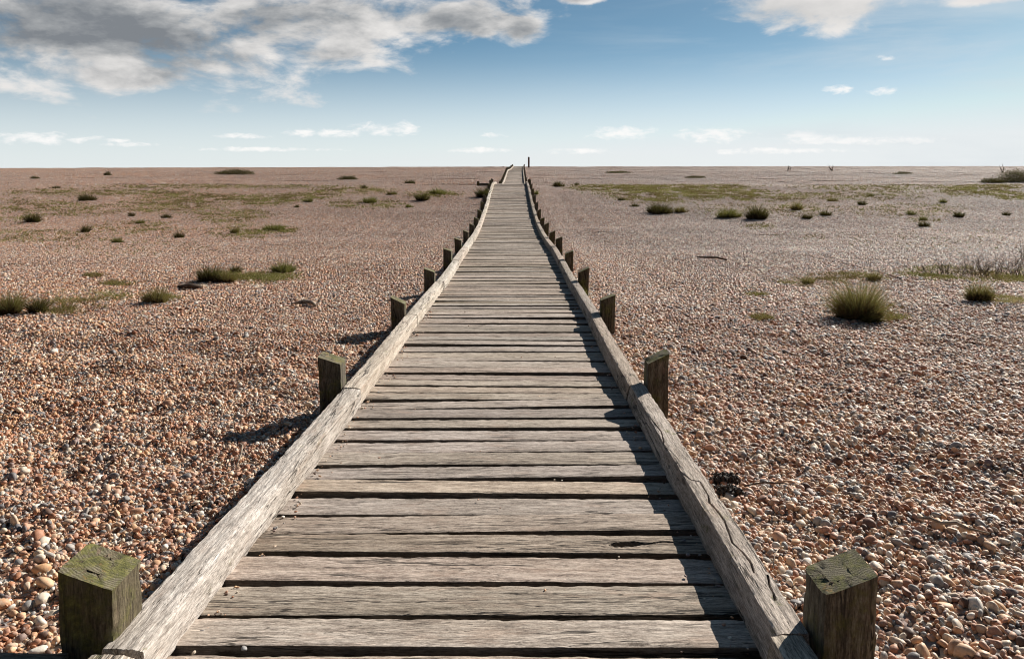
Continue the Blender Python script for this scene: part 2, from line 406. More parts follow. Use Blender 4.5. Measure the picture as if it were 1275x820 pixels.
def edge_rail(side, y0, y1, idx, r):
    fx = Lx if side < 0 else Rx
    wd = .098 if side < 0 else .096
    hh = .10
    jit = r.gauss(0, .004)
    a = (float(fx(y0))+side*wd/2+r.gauss(0, .004), y0+.009, CAMZ-float(deckH(y0))+hh/2+r.gauss(0, .006))
    b = (float(fx(y1))+side*wd/2+r.gauss(0, .004), y1-.009, CAMZ-float(deckH(y1))+hh/2+r.gauss(0, .006))
    if side < 0 and idx == -1: a = (a[0]-.01, a[1], a[2]); b = (b[0]-.008, y1-.014, b[2]-.004); wd = .104
    a = Vector(a); b = Vector(b); L = (b-a).length; mid = (a+b)/2
    yaw = math.atan2(b.y-a.y, b.x-a.x); pitch = -math.atan2(b.z-a.z, math.hypot(b.x-a.x, b.y-a.y))
    near = y0 < 5
    za, zb = r.gauss(0, .004), r.gauss(0, .004)
    sd = idx*3.3+(50 if side > 0 else 0)
    def hook(X, Y, Z, I, sec):
        # the land under it is not straight: follow the deck
        yy = mid.y + X*math.sin(yaw)
        Z = Z + (CAMZ-deckH(yy)+hh/2-mid.z) + za + (zb-za)*(X/L+.5)
        if side < 0:   # foot-worn inner edge (local -Y faces the walkway)
            inner = sstep(.0, -wd/2, Y); top = (Z > -.2)*sstep(0, hh/2, sec[I, 1])
            Z = Z - inner**2*top*(.005 + .007*fbm(X*2.5+sd, 0*X, 3, 61))
            Z = Z + .0035*top*fbm(X*5, Y*120+sd, 3, 62)
        else:
            inner = sstep(0, wd/2, Y); top = sstep(0, hh/2, sec[I, 1])
            Y = Y - .016*sstep(-hh/2, hh/2, sec[I, 1])*(sec[I, 0] > 0)*np.clip(sec[I, 0]/(wd/2), 0, 1)
            Z = Z - (inner**3)*top*.003 + .0016*top*fbm(X*5, Y*110+sd, 3, 63)
        if side > 0 and idx in (0,):
            c, s_ = math.cos(yaw), math.sin(yaw)
            wx = mid.x + X*c - Y*s_; wy = mid.y + X*s_ + Y*c
            d1 = dist_poly(wx, wy, crackA); d2 = dist_poly(wx, wy, crackB)
            wv = .0019+.0020*fbm(X*14, 0*X, 3, 64)
            wx = wx+.0012*fbm(X*30, 0*X, 3, 65)
            Z = Z - .020*(1-sstep(wv*.5, wv*1.5, np.minimum(d1, d2)))*(sec[I, 1] > hh*.49)
        return X, Y, Z
    nx = 620 if (side > 0 and idx == 0) else (240 if near else (60 if y0 < 14 else 14))
    ny = 56 if (side > 0 and idx == 0) else (26 if near else (10 if y0 < 14 else 5))
    V, Fc = timber(L, wd, hh, nx, ny, 10 if near else 5, sd, rough=(.0025 if side < 0 else .0016) if y0 < 9 else .0008, bevel=.0035 if side > 0 else .0045, warp=.005 if y0 < 9 else .0, hook=hook, chip=.003 if y0 < 9 else 0)
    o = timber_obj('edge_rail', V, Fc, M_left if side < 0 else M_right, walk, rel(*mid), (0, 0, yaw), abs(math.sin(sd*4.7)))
    if side > 0 and idx == 0: o['label'] = 'edge rail with a long winding crack along its top'
rr = random.Random(21)
n_post = int((123-P0)/STEP)
for side in (-1, 1):
    for k in range(-1, n_post):
        y0 = (1.768 if side < 0 else 1.832)+STEP*k; y1 = y0+STEP
        if k == -1: y0 = .4
        edge_rail(side, y0, y1, k, rr)
# --- posts
def post(side, y, k, r):
    fx = Lx if side < 0 else Rx
    w = ((.129 if side < 0 else .125) if k == 0 else .118+r.uniform(-.004, .006)); d = (.142 if side < 0 else .130) if k == 0 else .13+r.uniform(-.01, .01)
    wd = .098 if side < 0 else .096
    xin = float(fx(y))+side*(wd+(-.020 if k == 0 and side < 0 else (.012 if k == 0 else .004)))
    x = xin+side*w/2
    zdeck = CAMZ-float(deckH(y))
    inn = .218 if k == 0 else .205+r.uniform(-.02, .02)
    out = inn+(.05 if k == 0 else .055+r.uniform(-.012, .01))
    if y > 50: inn += .08; out += .08
    bot = .42
    L = bot+inn
    fine = k < 3
    # local X up. after rotation (0,-90,0): local X -> world Z, local Z -> world -X
    def cap(V):
        V = V.copy(); t = sstep(0, L/2, V[:, 0])*(V[:, 0] > 0)
        top = V[:, 0] > L/2-.02
        frac = (-side*V[:, 2]/w+.5)      # 0 at the inner side, 1 at the outer
        stretch = 1 + (out-inn)*frac/(L/2)*1.0
        V[:, 0] = np.where(V[:, 0] > 0, V[:, 0]*stretch, V[:, 0])
        return V
    V, Fc = timber(L, d, w, 60 if fine else 12, 14 if fine else 4, 12 if fine else 4, k*7+side, rough=.0022, bevel=.005, warp=.004, cap_fn=cap, chip=.004)
    lean = side*R(1.6) + r.gauss(0, R(.9 if k else .2))
    o = timber_obj('post', V, Fc, M_post, walk, rel(x, y+((.012 if side < 0 else -.014) if k == 0 else .0), zdeck-bot+L/2), (0, -math.pi/2+lean, 0), r.random())
    o.rotation_euler = (Matrix.Rotation(r.gauss(0, R(2.0 if k else 0)), 3, 'Z') @ Matrix.Rotation(r.gauss(0, R(1.0 if k else 0)), 3, 'X') @ Matrix.Rotation(-math.pi/2+lean, 3, 'Y')).to_euler()
rp = random.Random(5)
cnt = 0
for k in range(0, n_post+1):
    y = P0+STEP*k
    if 39 < y < 48: continue
    for side in (-1, 1):
        post(side, y, k, rp); cnt += 1

# --- side timbers at the crest and in the foreground
def cross_beam(x0, x1, y, ztop, w, h, nm, label, rnd=.4, with_post=False, mat=M_beam):
    e = empty(nm, ((x0+x1)/2, y, ztop-h)); tag(e, label, 'timber')
    V, Fc = timber(abs(x1-x0), w, h, 80, 10, 6, 7.7+y, rough=.003, bevel=.008, warp=.006)
    timber_obj('beam', V, Fc, mat, e, (0, 0, h/2), (0, 0, 0), rnd)
    if with_post:
        V, Fc = timber(.62, .12, .12, 12, 4, 4, 3, rough=.002)
        timber_obj('post', V, Fc, M_post, e, (-(abs(x1-x0))/2-.06, 0, h-.22), (0, -math.pi/2, 0), .2)
    return e
cross_beam(-2.1, -1.03, 1.765, CAMZ-1.125, .06, .14, 'timber_edging', 'dark timber edging lying on the shingle against the nearest mossy post beside the pale rail', .8)
yk = 35.6
cross_beam(-1.50, -1.02, yk, CAMZ-float(deckH(yk))+.06, .10, .16, 'timber_barrier', 'dark timber barrier with a short end post at the far end of the pale rail', .6, True)

# ------------------------------------------------------------------ ground sheet
def axis(fine, lim, grow, far):
    v = [0.0]; s = fine
    while v[-1] < far:
        if v[-1] > lim: s *= grow
        v.append(v[-1]+s)
    return np.array(v)
ax = axis(.075, 8, 1.035, 3500); xs = np.concatenate([-ax[:0:-1], ax])
ay = axis(.08, 12, 1.010, 3500); ys = np.concatenate([-axis(.3, 3, 1.3, 60)[:0:-1], ay])
# finer rows round the ridges
X, Y = np.meshgrid(xs, ys)
Z = ground(X, Y)
nyr, nxr = X.shape
V = np.stack([X, Y, Z], -1).reshape(-1, 3)
i = np.arange(nyr-1)[:, None]*nxr; j = np.arange(nxr-1)[None, :]
Fq = np.stack([i+j, i+j+1, i+nxr+j+1, i+nxr+j], -1).reshape(-1, 4)

PAL = [(.36,.150,.055),(.48,.27,.13),(.62,.50,.35),(.40,.20,.11),(.27,.26,.25),(.12,.065,.04),(.52,.35,.21),(.66,.60,.51),(.24,.165,.14),(.55,.31,.13),
       (.46,.23,.12),(.33,.30,.27),(.58,.43,.29),(.22,.105,.055),(.60,.51,.39),(.43,.25,.15),(.165,.15,.15),(.50,.27,.14),(.60,.38,.20),(.38,.165,.07)]
AVG = tuple(np.mean(PAL, 0))
def stone_color(n, pc, var):
    stops = [(k/len(PAL), c) for k, c in enumerate(PAL)]
    col = n.ramp(pc, stops, 'CONSTANT')
    P = n.n('ShaderNodeNewGeometry').outputs['Position']
    zone = n.noise(P, .12, 3, .55)
    sp = n.n('ShaderNodeSeparateXYZ'); n.set(sp.inputs[0], P)
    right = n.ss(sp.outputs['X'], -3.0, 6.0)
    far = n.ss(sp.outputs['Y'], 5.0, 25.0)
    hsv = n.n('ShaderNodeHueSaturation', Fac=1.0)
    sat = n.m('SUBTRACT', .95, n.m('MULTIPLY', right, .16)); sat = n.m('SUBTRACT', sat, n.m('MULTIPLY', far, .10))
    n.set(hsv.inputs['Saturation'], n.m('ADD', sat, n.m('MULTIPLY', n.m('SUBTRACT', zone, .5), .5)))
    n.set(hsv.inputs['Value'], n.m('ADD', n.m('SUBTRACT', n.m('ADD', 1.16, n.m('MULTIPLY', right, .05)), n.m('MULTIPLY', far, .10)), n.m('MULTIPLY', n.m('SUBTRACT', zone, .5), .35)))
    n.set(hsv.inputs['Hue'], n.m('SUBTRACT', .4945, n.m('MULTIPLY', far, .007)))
    n.set(hsv.inputs['Color'], col)
    return hsv.outputs[0], P
def pebble_mat(name, src):
    m, n = new_mat(name)
    pc = n.n('ShaderNodeAttribute', {'attribute_name': 'pc', 'attribute_type': src}).outputs['Fac']
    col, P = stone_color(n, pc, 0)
    mot = n.noise(P, 90, 4, .6)
    col = n.mix(n.ss(mot, .42, .7, 0, .45), col, n.mix(1.0, col, (.55,.48,.42), 'MULTIPLY'))
    col = n.mix(n.ss(n.noise(P, 40, 3, .6), .56, .66, 0, .28), col, (.62,.56,.47))
    b = n.n('ShaderNodeBsdfPrincipled', Roughness=.60); n.set(b.inputs['Base Color'], col)
    b.inputs['Specular IOR Level'].default_value = .32
    if src == 'INSTANCER':
        bmp = n.n('ShaderNodeBump', Strength=.25, Distance=.002); n.set(bmp.inputs['Height'], n.noise(P, 260, 3, .6)); n.set(b.inputs['Normal'], bmp.outputs[0])
    n.out(b.outputs[0]); return m
M_peb = pebble_mat('pebble_stone', 'INSTANCER')
M_pebt = pebble_mat('pebble_stone_bed', 'GEOMETRY')
mg, n = new_mat('shingle_ground')
P = n.n('ShaderNodeNewGeometry').outputs['Position']
vo = n.n('ShaderNodeTexVoronoi', {'feature': 'F1'}, Scale=34.0); n.set(vo.inputs['Vector'], P)
sp = n.n('ShaderNodeSeparateColor'); n.set(sp.inputs[0], vo.outputs['Color'])
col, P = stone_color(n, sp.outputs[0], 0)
col = n.mix(1.0, col, (.72,.70,.68), 'MULTIPLY')
b = n.n('ShaderNodeBsdfPrincipled', Roughness=.85); n.set(b.inputs['Base Color'], col)
bmp = n.n('ShaderNodeBump', Strength=1.0, Distance=.012); n.set(bmp.inputs['Height'], n.m('SUBTRACT', 1.0, vo.outputs['Distance'])); n.set(b.inputs['Normal'], bmp.outputs[0])
n.out(b.outputs[0])
gr = link('ground', mesh_np('ground', V, Fq, mg, True)); tag(gr, kind='structure')

# sea beyond the beach, hidden below the ridge but there
# ------------------------------------------------------------------ pebbles
def ico(sub):
    bm = bmesh.new(); bmesh.ops.create_icosphere(bm, subdivisions=sub, radius=1.0)
    V = np.array([v.co for v in bm.verts]); Fc = np.array([[v.index for v in f.verts] for f in bm.faces]); bm.free(); return V, Fc
def pebble_shape(base, r, lumps=.16):
    V = base.copy()
    # a few soft flats, like a flint
    for _ in range(r.integers(5, 11)):
        d = r.standard_normal(3); d /= np.linalg.norm(d); h = r.uniform(.52, .90)
        t = V @ d; over = np.maximum(t-h, 0); V = V - np.outer(over*r.uniform(.6, 1.0), d)
    k = r.standard_normal((4, 3)); ph = r.uniform(0, 6.28, 4)
    rad = 1+lumps*.35*sum(np.sin(V @ k[q]*1.6+ph[q]) for q in range(4))/2
    V = V*rad[:, None]
    return V*np.array([1.0, r.uniform(.62, .9), r.uniform(.42, .72)])
src = bpy.data.collections.new('pebble_shapes')
B2, F2 = ico(3)[0:2] if False else ico(2)
for q in range(16):
    o = bpy.data.objects.new('pebble_%02d' % q, mesh_np('pebble_%02d' % q, pebble_shape(B2, rng), F2, M_peb, True)); src.objects.link(o)
B1, F1 = ico(1)
tiles = bpy.data.collections.new('pebble_beds')
def tile(q, size, n_p, rad, lod):
    bV, bF = lod
    r = np.random.default_rng(100+q)
    g = int(math.sqrt(n_p)); gx, gy = np.meshgrid(np.arange(g), np.arange(g)); n_p = g*g
    px = ((gx+r.uniform(-.1, 1.1, gx.shape))/g-.5)*size; py_ = ((gy+r.uniform(-.1, 1.1, gx.shape))/g-.5)*size
    px = px.ravel(); py_ = py_.ravel()
    a = rad*np.exp(r.normal(0, .36, n_p)); a = np.clip(a, rad*.45, rad*2.4)
    shapes = [pebble_shape(bV, r) for _ in range(12)]
    allV = np.empty((n_p, len(bV), 3)); 
    for i_ in range(n_p):
        s = shapes[r.integers(12)]*a[i_]
        th = r.uniform(0, 6.283); tx, ty = r.normal(0, .42, 2)
        E = np.array(Euler((tx, ty, th), 'XYZ').to_matrix())
        allV[i_] = s @ E.T + (px[i_], py_[i_], r.uniform(-.2, .75)*rad + .4*rad*fbm(px[i_]/size*6, py_[i_]/size*6, 2, q))
    Fc = (bF[None]+np.arange(n_p)[:, None, None]*len(bV)).reshape(-1, 3)
    pc = np.repeat(r.random(n_p), len(bV))
    o = bpy.data.objects.new('bed_%02d' % q, mesh_np('bed_%02d' % q, allV.reshape(-1, 3), Fc, M_pebt, True, {'pc': pc})); tiles.objects.link(o)
for q in range(6): tile(q, 1.12, 2900, .0142, (B1, F1))

def scatter(name, pts, rot, scl, idx, pc, coll, label):
    me = bpy.data.meshes.new(name); me.vertices.add(len(pts)); me.vertices.foreach_set('co', np.asarray(pts, np.float32).ravel())
    for nm, tp, v in (('rot', 'FLOAT_VECTOR', rot), ('scl', 'FLOAT_VECTOR', scl), ('pc', 'FLOAT', pc), ('idx', 'INT', idx)):
        a = me.attributes.new(nm, tp, 'POINT')
        a.data.foreach_set('vector' if tp == 'FLOAT_VECTOR' else 'value', np.asarray(v, np.int32 if tp == 'INT' else np.float32).ravel())
    me.update()
    o = link(name, me); tag(o, label, 'shingle', kind='stuff')
    ng = bpy.data.node_groups.new(name, 'GeometryNodeTree')
    ng.interface.new_socket('Geometry', in_out='INPUT', socket_type='NodeSocketGeometry'); ng.interface.new_socket('Geometry', in_out='OUTPUT', socket_type='NodeSocketGeometry')
    nn = ng.nodes; L = ng.links
    gi = nn.new('NodeGroupInput'); go = nn.new('NodeGroupOutput'); ip = nn.new('GeometryNodeInstanceOnPoints'); ci = nn.new('GeometryNodeCollectionInfo')
    ci.inputs['Collection'].default_value = coll; ci.inputs['Separate Children'].default_value = True; ci.inputs['Reset Children'].default_value = True
    ip.inputs['Pick Instance'].default_value = True
    def na(nm, tp):
        a = nn.new('GeometryNodeInputNamedAttribute'); a.data_type = tp; a.inputs[0].default_value = nm; return a.outputs[0]
    L.new(gi.outputs[0], ip.inputs['Points']); L.new(ci.outputs[0], ip.inputs['Instance'])
    L.new(na('idx', 'INT'), ip.inputs['Instance Index']); L.new(na('rot', 'FLOAT_VECTOR'), ip.inputs['Rotation']); L.new(na('scl', 'FLOAT_VECTOR'), ip.inputs['Scale'])
    L.new(ip.outputs[0], go.inputs[0])
    md = o.modifiers.new('scatter', 'NODES'); md.node_group = ng
    return o
# near pebbles, each its own stone
NEARY = 8.2
sp_ = .0134
gx = np.arange(-8.2, 8.2, sp_); gy = np.arange(.75, NEARY, sp_)
GX, GY = np.meshgrid(gx, gy); GX = GX.ravel(); GY = GY.ravel()
GX = GX + rng.uniform(-.5, .5, GX.shape)*sp_*1.3; GY = GY + rng.uniform(-.5, .5, GY.shape)*sp_*1.3
keep = (np.abs(GX) < GY*.665+1.0) 
keep &= ~((GX > Lx(GY)-.02) & (GX < Rx(GY)+.02))
GX, GY = GX[keep], GY[keep]
side_big = sstep(-2, 2, GX)
rad = (.0086+.0028*side_big)*np.exp(rng.normal(0, .40, GX.shape))
rad = np.clip(rad, .004, .034)
# thin out where large stones lie: fewer, larger at the right
keep = rng.random(GX.shape) < (.0094/(.0086+.0028*side_big))**2
GX, GY, rad = GX[keep], GY[keep], rad[keep]
z = ground(GX, GY)
PTS = np.stack([GX, GY, z+rng.uniform(-.5, .75, GX.shape)*.010+rad*.15], 1)
ROT = np.stack([rng.normal(0, .62, GX.shape), rng.normal(0, .62, GX.shape), rng.uniform(0, 6.283, GX.shape)], 1)
SC = np.stack([rad, rad*rng.uniform(.85, 1.15, GX.shape), rad*rng.uniform(.8, 1.25, GX.shape)], 1)
ns = 520
sy_ = rng.uniform(1.6, 7.5, ns); sl = rng.random(ns) < .72
off_ = np.abs(rng.normal(0, .035, ns))+.008
off_ = np.where(rng.random(ns) < .08, rng.uniform(.05, 1.3, ns), off_)
sx_ = np.where(sl, Lx(sy_)+off_, Rx(sy_)-off_)
sr_ = np.clip(.0045*np.exp(rng.normal(0, .45, ns)), .002, .012)
PTS = np.vstack([PTS, np.stack([sx_, sy_, CAMZ-deckH(sy_)+sr_*.35], 1)])
ROT = np.vstack([ROT, np.stack([rng.normal(0, .2, ns), rng.normal(0, .2, ns), rng.uniform(0, 6.283, ns)], 1)])
SC = np.vstack([SC, np.stack([sr_, sr_, sr_*.9], 1)]); GX = PTS[:, 0]
print('near pebbles', len(GX))
scatter('shingle_pebbles', PTS, ROT, SC, rng.integers(0, 16, len(GX)), rng.random(len(GX)), src, 'loose rounded brown and grey pebbles heaped close on both sides of the boardwalk')
# beds of pebbles beyond
def beds(name, y0, y1, size, scale, label, seed):
    r = np.random.default_rng(seed)
    gx = np.arange(-y1*.70-3, y1*.70+3, size); gy = np.arange(y0, y1, size)
    TX, TY = np.meshgrid(gx, gy); TX = TX.ravel(); TY = TY.ravel()
    k = (np.abs(TX) < TY*.68+3.0)
    TX, TY = TX[k], TY[k]
    xc = (Lx(TY)+Rx(TY))/2; inside = np.abs(TX-xc) < .86+.5*size
    # beds next to the walkway are shifted so that their edge meets the rail
    sgn = np.where(TX >= xc, 1, -1)
    ins2 = np.abs(TX-xc) < .86-.5*size+.2
    keepm = ~(np.abs(TX-xc) < max(.5*size*.2, .45))
    TX = np.where(inside, xc+sgn*(.86+.5*size*1.02), TX)
    TX, TY = TX[keepm], TY[keepm]
    e = .25*size
    z = ground(TX, TY)
    sx = (ground(TX+e, TY)-ground(TX-e, TY))/(2*e); sy = (ground(TX, TY+e)-ground(TX, TY-e))/(2*e)
    q4 = r.integers(0, 4, len(TX))*math.pi/2
    rot = []
    for a, b_, c in zip(sx, sy, q4):
        nz = Vector((-a, -b_, 1)).normalized()
        E = (nz.to_track_quat('Z', 'Y').to_matrix() @ Matrix.Rotation(c, 3, 'Z')).to_euler('XYZ'); rot.append((E.x, E.y, E.z))
    # orientation: keep the tile's frame square to the grid
    rot = np.array(rot)
    rot = np.stack([np.arctan(sy)*1.0, -np.arctan(sx)*1.0, 0*sx], 1)
    fl = np.where(r.random((len(TX), 2)) < .5, -1.0, 1.0)
    SC = np.stack([fl[:, 0]*scale, fl[:, 1]*scale, np.full(len(TX), scale)], 1)
    return scatter(name, np.stack([TX, TY, z+.002], 1), rot, SC, r.integers(0, 6, len(TX)), r.random(len(TX)), tiles, label)
beds('shingle_bed', NEARY+.5, 37.5, 1.0, 1.0, 'packed shingle covering the plain as far as the first low crest', 1)
beds('shingle_ridge', 38.0, 139, 2.0, 2.0, 'distant shingle rising to the flat skyline beyond the crest', 2)

# ------------------------------------------------------------------ plants
def grass_mat(name, stops, trans=.35):
    m, n = new_mat(name)
    r = n.n('ShaderNodeAttribute', {'attribute_name': 'rnd'}).outputs['Fac']
    col = n.ramp(r, stops)
    d = n.n('ShaderNodeBsdfDiffuse', Roughness=.6); n.set(d.inputs['Color'], col)
    t = n.n('ShaderNodeBsdfTranslucent'); n.set(t.inputs['Color'], n.mix(.3, col, (.3,.32,.06)))
    mx = n.t.nodes.new('ShaderNodeMixShader'); mx.inputs[0].default_value = trans
    n.t.links.new(d.outputs[0], mx.inputs[1]); n.t.links.new(t.outputs[0], mx.inputs[2])
    n.out(mx.outputs[0]); return m
G_tuft = grass_mat('grass_blades', [(0, (.10,.055,.032)), (.3, (.17,.105,.06)), (.52, (.15,.14,.055)), (.78, (.22,.21,.085)), (1, (.50,.43,.26))])
G_green = grass_mat('green_blades', [(0, (.11,.075,.04)), (.35, (.14,.135,.05)), (.7, (.21,.21,.075)), (1, (.48,.42,.24))])
G_straw = grass_mat('straw_blades', [(0, (.12,.075,.04)), (.4, (.24,.18,.09)), (.75, (.16,.16,.055)), (1, (.42,.35,.19))])
G_dark = grass_mat('dark_blades', [(0, (.05,.034,.022)), (.5, (.095,.072,.040)), (.85, (.12,.12,.048)), (1, (.28,.23,.12))], .2)
G_moss = grass_mat('moss_blades', [(0, (.16,.10,.06)), (.35, (.25,.19,.10)), (.6, (.25,.23,.09)), (.85, (.30,.29,.10)), (1, (.48,.40,.25))], .3)
def blades(base, direc, length, width, bend, nseg=3):
    """base (n,3), direc (n,3) unit; blades curve outward and droop. returns V, F"""
    n_ = len(base)
    side = np.cross(direc, np.array([0, 0, 1.0])); bad = np.linalg.norm(side, axis=1) < 1e-3; side[bad] = (1, 0, 0)
    a = rng.uniform(0, np.pi, n_); side /= np.linalg.norm(side, axis=1)[:, None]
    oth = np.cross(direc, side); side = side*np.cos(a)[:, None]+oth*np.sin(a)[:, None]
    hor = direc.copy(); hor[:, 2] = 0; l = np.linalg.norm(hor, axis=1)[:, None]; hor = hor/np.maximum(l, 1e-6)
    Vs = []
    for k in range(nseg+1):
        t = k/nseg
        c = base + direc*(length*t)[:, None] + hor*(bend*length*t*t*.6)[:, None] - np.array([0, 0, 1])*(bend*length*t*t*.5)[:, None]
        wv = (width*(1-t*.92)/2)[:, None]*side
        Vs += [c-wv, c+wv]
    V = np.stack(Vs, 1)                       # n, 2(nseg+1), 3
    q = np.array([[2*k, 2*k+1, 2*k+3, 2*k+2] for k in range(nseg)])
    Fc = (q[None]+np.arange(n_)[:, None, None]*2*(nseg+1)).reshape(-1, 4)
    return V.reshape(-1, 3), Fc, 2*(nseg+1)
def tuft_mesh(name, w, h, n_, mat, bw, spread=.9, lean=(0, 0), gfun=None, c=(0, 0)):
    r = np.sqrt(rng.random(n_))*w/2*.80; th = rng.uniform(0, 6.283, n_)
    lob = 1+.28*np.sin(th*3+rng.uniform(0, 6))+.15*np.sin(th*5+rng.uniform(0, 6))
    bx = r*np.cos(th)*lob; by = r*np.sin(th)*lob*.8
    out = r/(w/2*.80)
    inc = spread*out*rng.uniform(.4, 1.15, n_)+np.abs(rng.normal(0, .12, n_))
    az = th+rng.normal(0, .5, n_)
    az = np.where(rng.random(n_) < .25, rng.uniform(0, 6.283, n_), az); inc = np.where(rng.random(n_) < .2, inc*1.8, inc)
    d = np.stack([np.sin(inc)*np.cos(az)+lean[0], np.sin(inc)*np.sin(az)+lean[1], np.cos(inc)], 1); d /= np.linalg.norm(d, axis=1)[:, None]
    ln = h*np.where(rng.random(n_) < .12, rng.uniform(1.0, 1.45, n_), rng.uniform(.35, 1.08, n_))*np.sqrt(np.clip(1.02-out**2*.8, .1, 1))
    bz = np.zeros(n_)
    if gfun is not None: bz = gfun(c[0]+bx, c[1]+by)-gfun(c[0], c[1])
    V, Fc, k = blades(np.stack([bx, by, bz], 1), d, ln, bw*rng.uniform(.6, 1.3, n_), rng.uniform(.05, .45, n_))
    val = np.clip(rng.beta(1.6, 1.6, n_), 0, 1)
    vv = np.repeat(val, k).reshape(n_, k)
    vv = np.clip(vv*np.linspace(.02, 1.25, k)[None], 0, 1)      # dead brown thatch at the foot, green or straw tips
    return mesh_np(name, V, Fc, mat, False, {'rnd': vv.ravel()})
GT = 'grass tufts on the shingle'
def tuft(px, pyy, wpx, hpx, label, mat=None, name='grass_tuft', cat='grass tuft', spread=.62, dens=1.0, group=GT, minw=.0028):
    x, y, z = hit(px, pyy)
    w = wpx*y/F*.78; h = 1.1*max(hpx*y/F, .03)*1.12+.01
    bw = max(minw, .80*y/F)
    n_ = int(np.clip(dens*1.6*wpx*hpx*1.0, 60, 2600)) if y > 4 else int(2200*dens)
    n_ = int(np.clip(n_*(1.15 if wpx > 25 else 1.1), 60, 3200))
    me = tuft_mesh(name, w, h, n_, mat or G_tuft, bw, spread, gfun=ground, c=(x, y))
    o = link(name, me, None, (x, y, z+(.008 if y < 8 else .022))); tag(o, label, cat, group); return o
tuft(1069, 398, 58, 42, 'largest dome shaped grass tuft, olive with reddish brown base, alone on the open shingle', G_tuft, dens=1.2)
tuft(1083, 402, 26, 14, 'small low green tuft growing at the front foot of the largest grass tuft', G_green)
tuft(1220, 376, 36, 19, 'dark green grass tuft just in front of the twiggy dry shrubs', G_tuft)
tuft(10, 392, 30, 26, 'bushy brown and green grass tuft at the left edge of the picture', G_tuft)
tuft(47, 390, 22, 19, 'reddish brown grass tuft touching the bushy tuft at the left edge', G_dark)
tuft(82, 386, 36, 12, 'thin straw coloured grass spreading beside the brown tufts at the left edge', G_straw, dens=.22)
tuft(195, 378, 36, 16, 'pale straw grass tuft with a dark base, between the left edge and the boardwalk', G_straw)
tuft(262, 351, 40, 16, 'dark olive grass clump beside a mat of yellow green moss left of the boardwalk', G_dark)
tuft(282, 352, 34, 12, 'olive grass clump adjoining the right side of the dark clump by the moss mat', G_tuft)
tuft(353, 340, 40, 11, 'low green hummock of grass at the right end of the moss mat', G_green)
tuft(293, 341, 12, 10, 'small dark tuft standing behind the moss mat left of the boardwalk', G_dark)
tuft(725, 372, 9, 9, 'bright green sprig beside the foot of the third right hand post', G_green, dens=2)
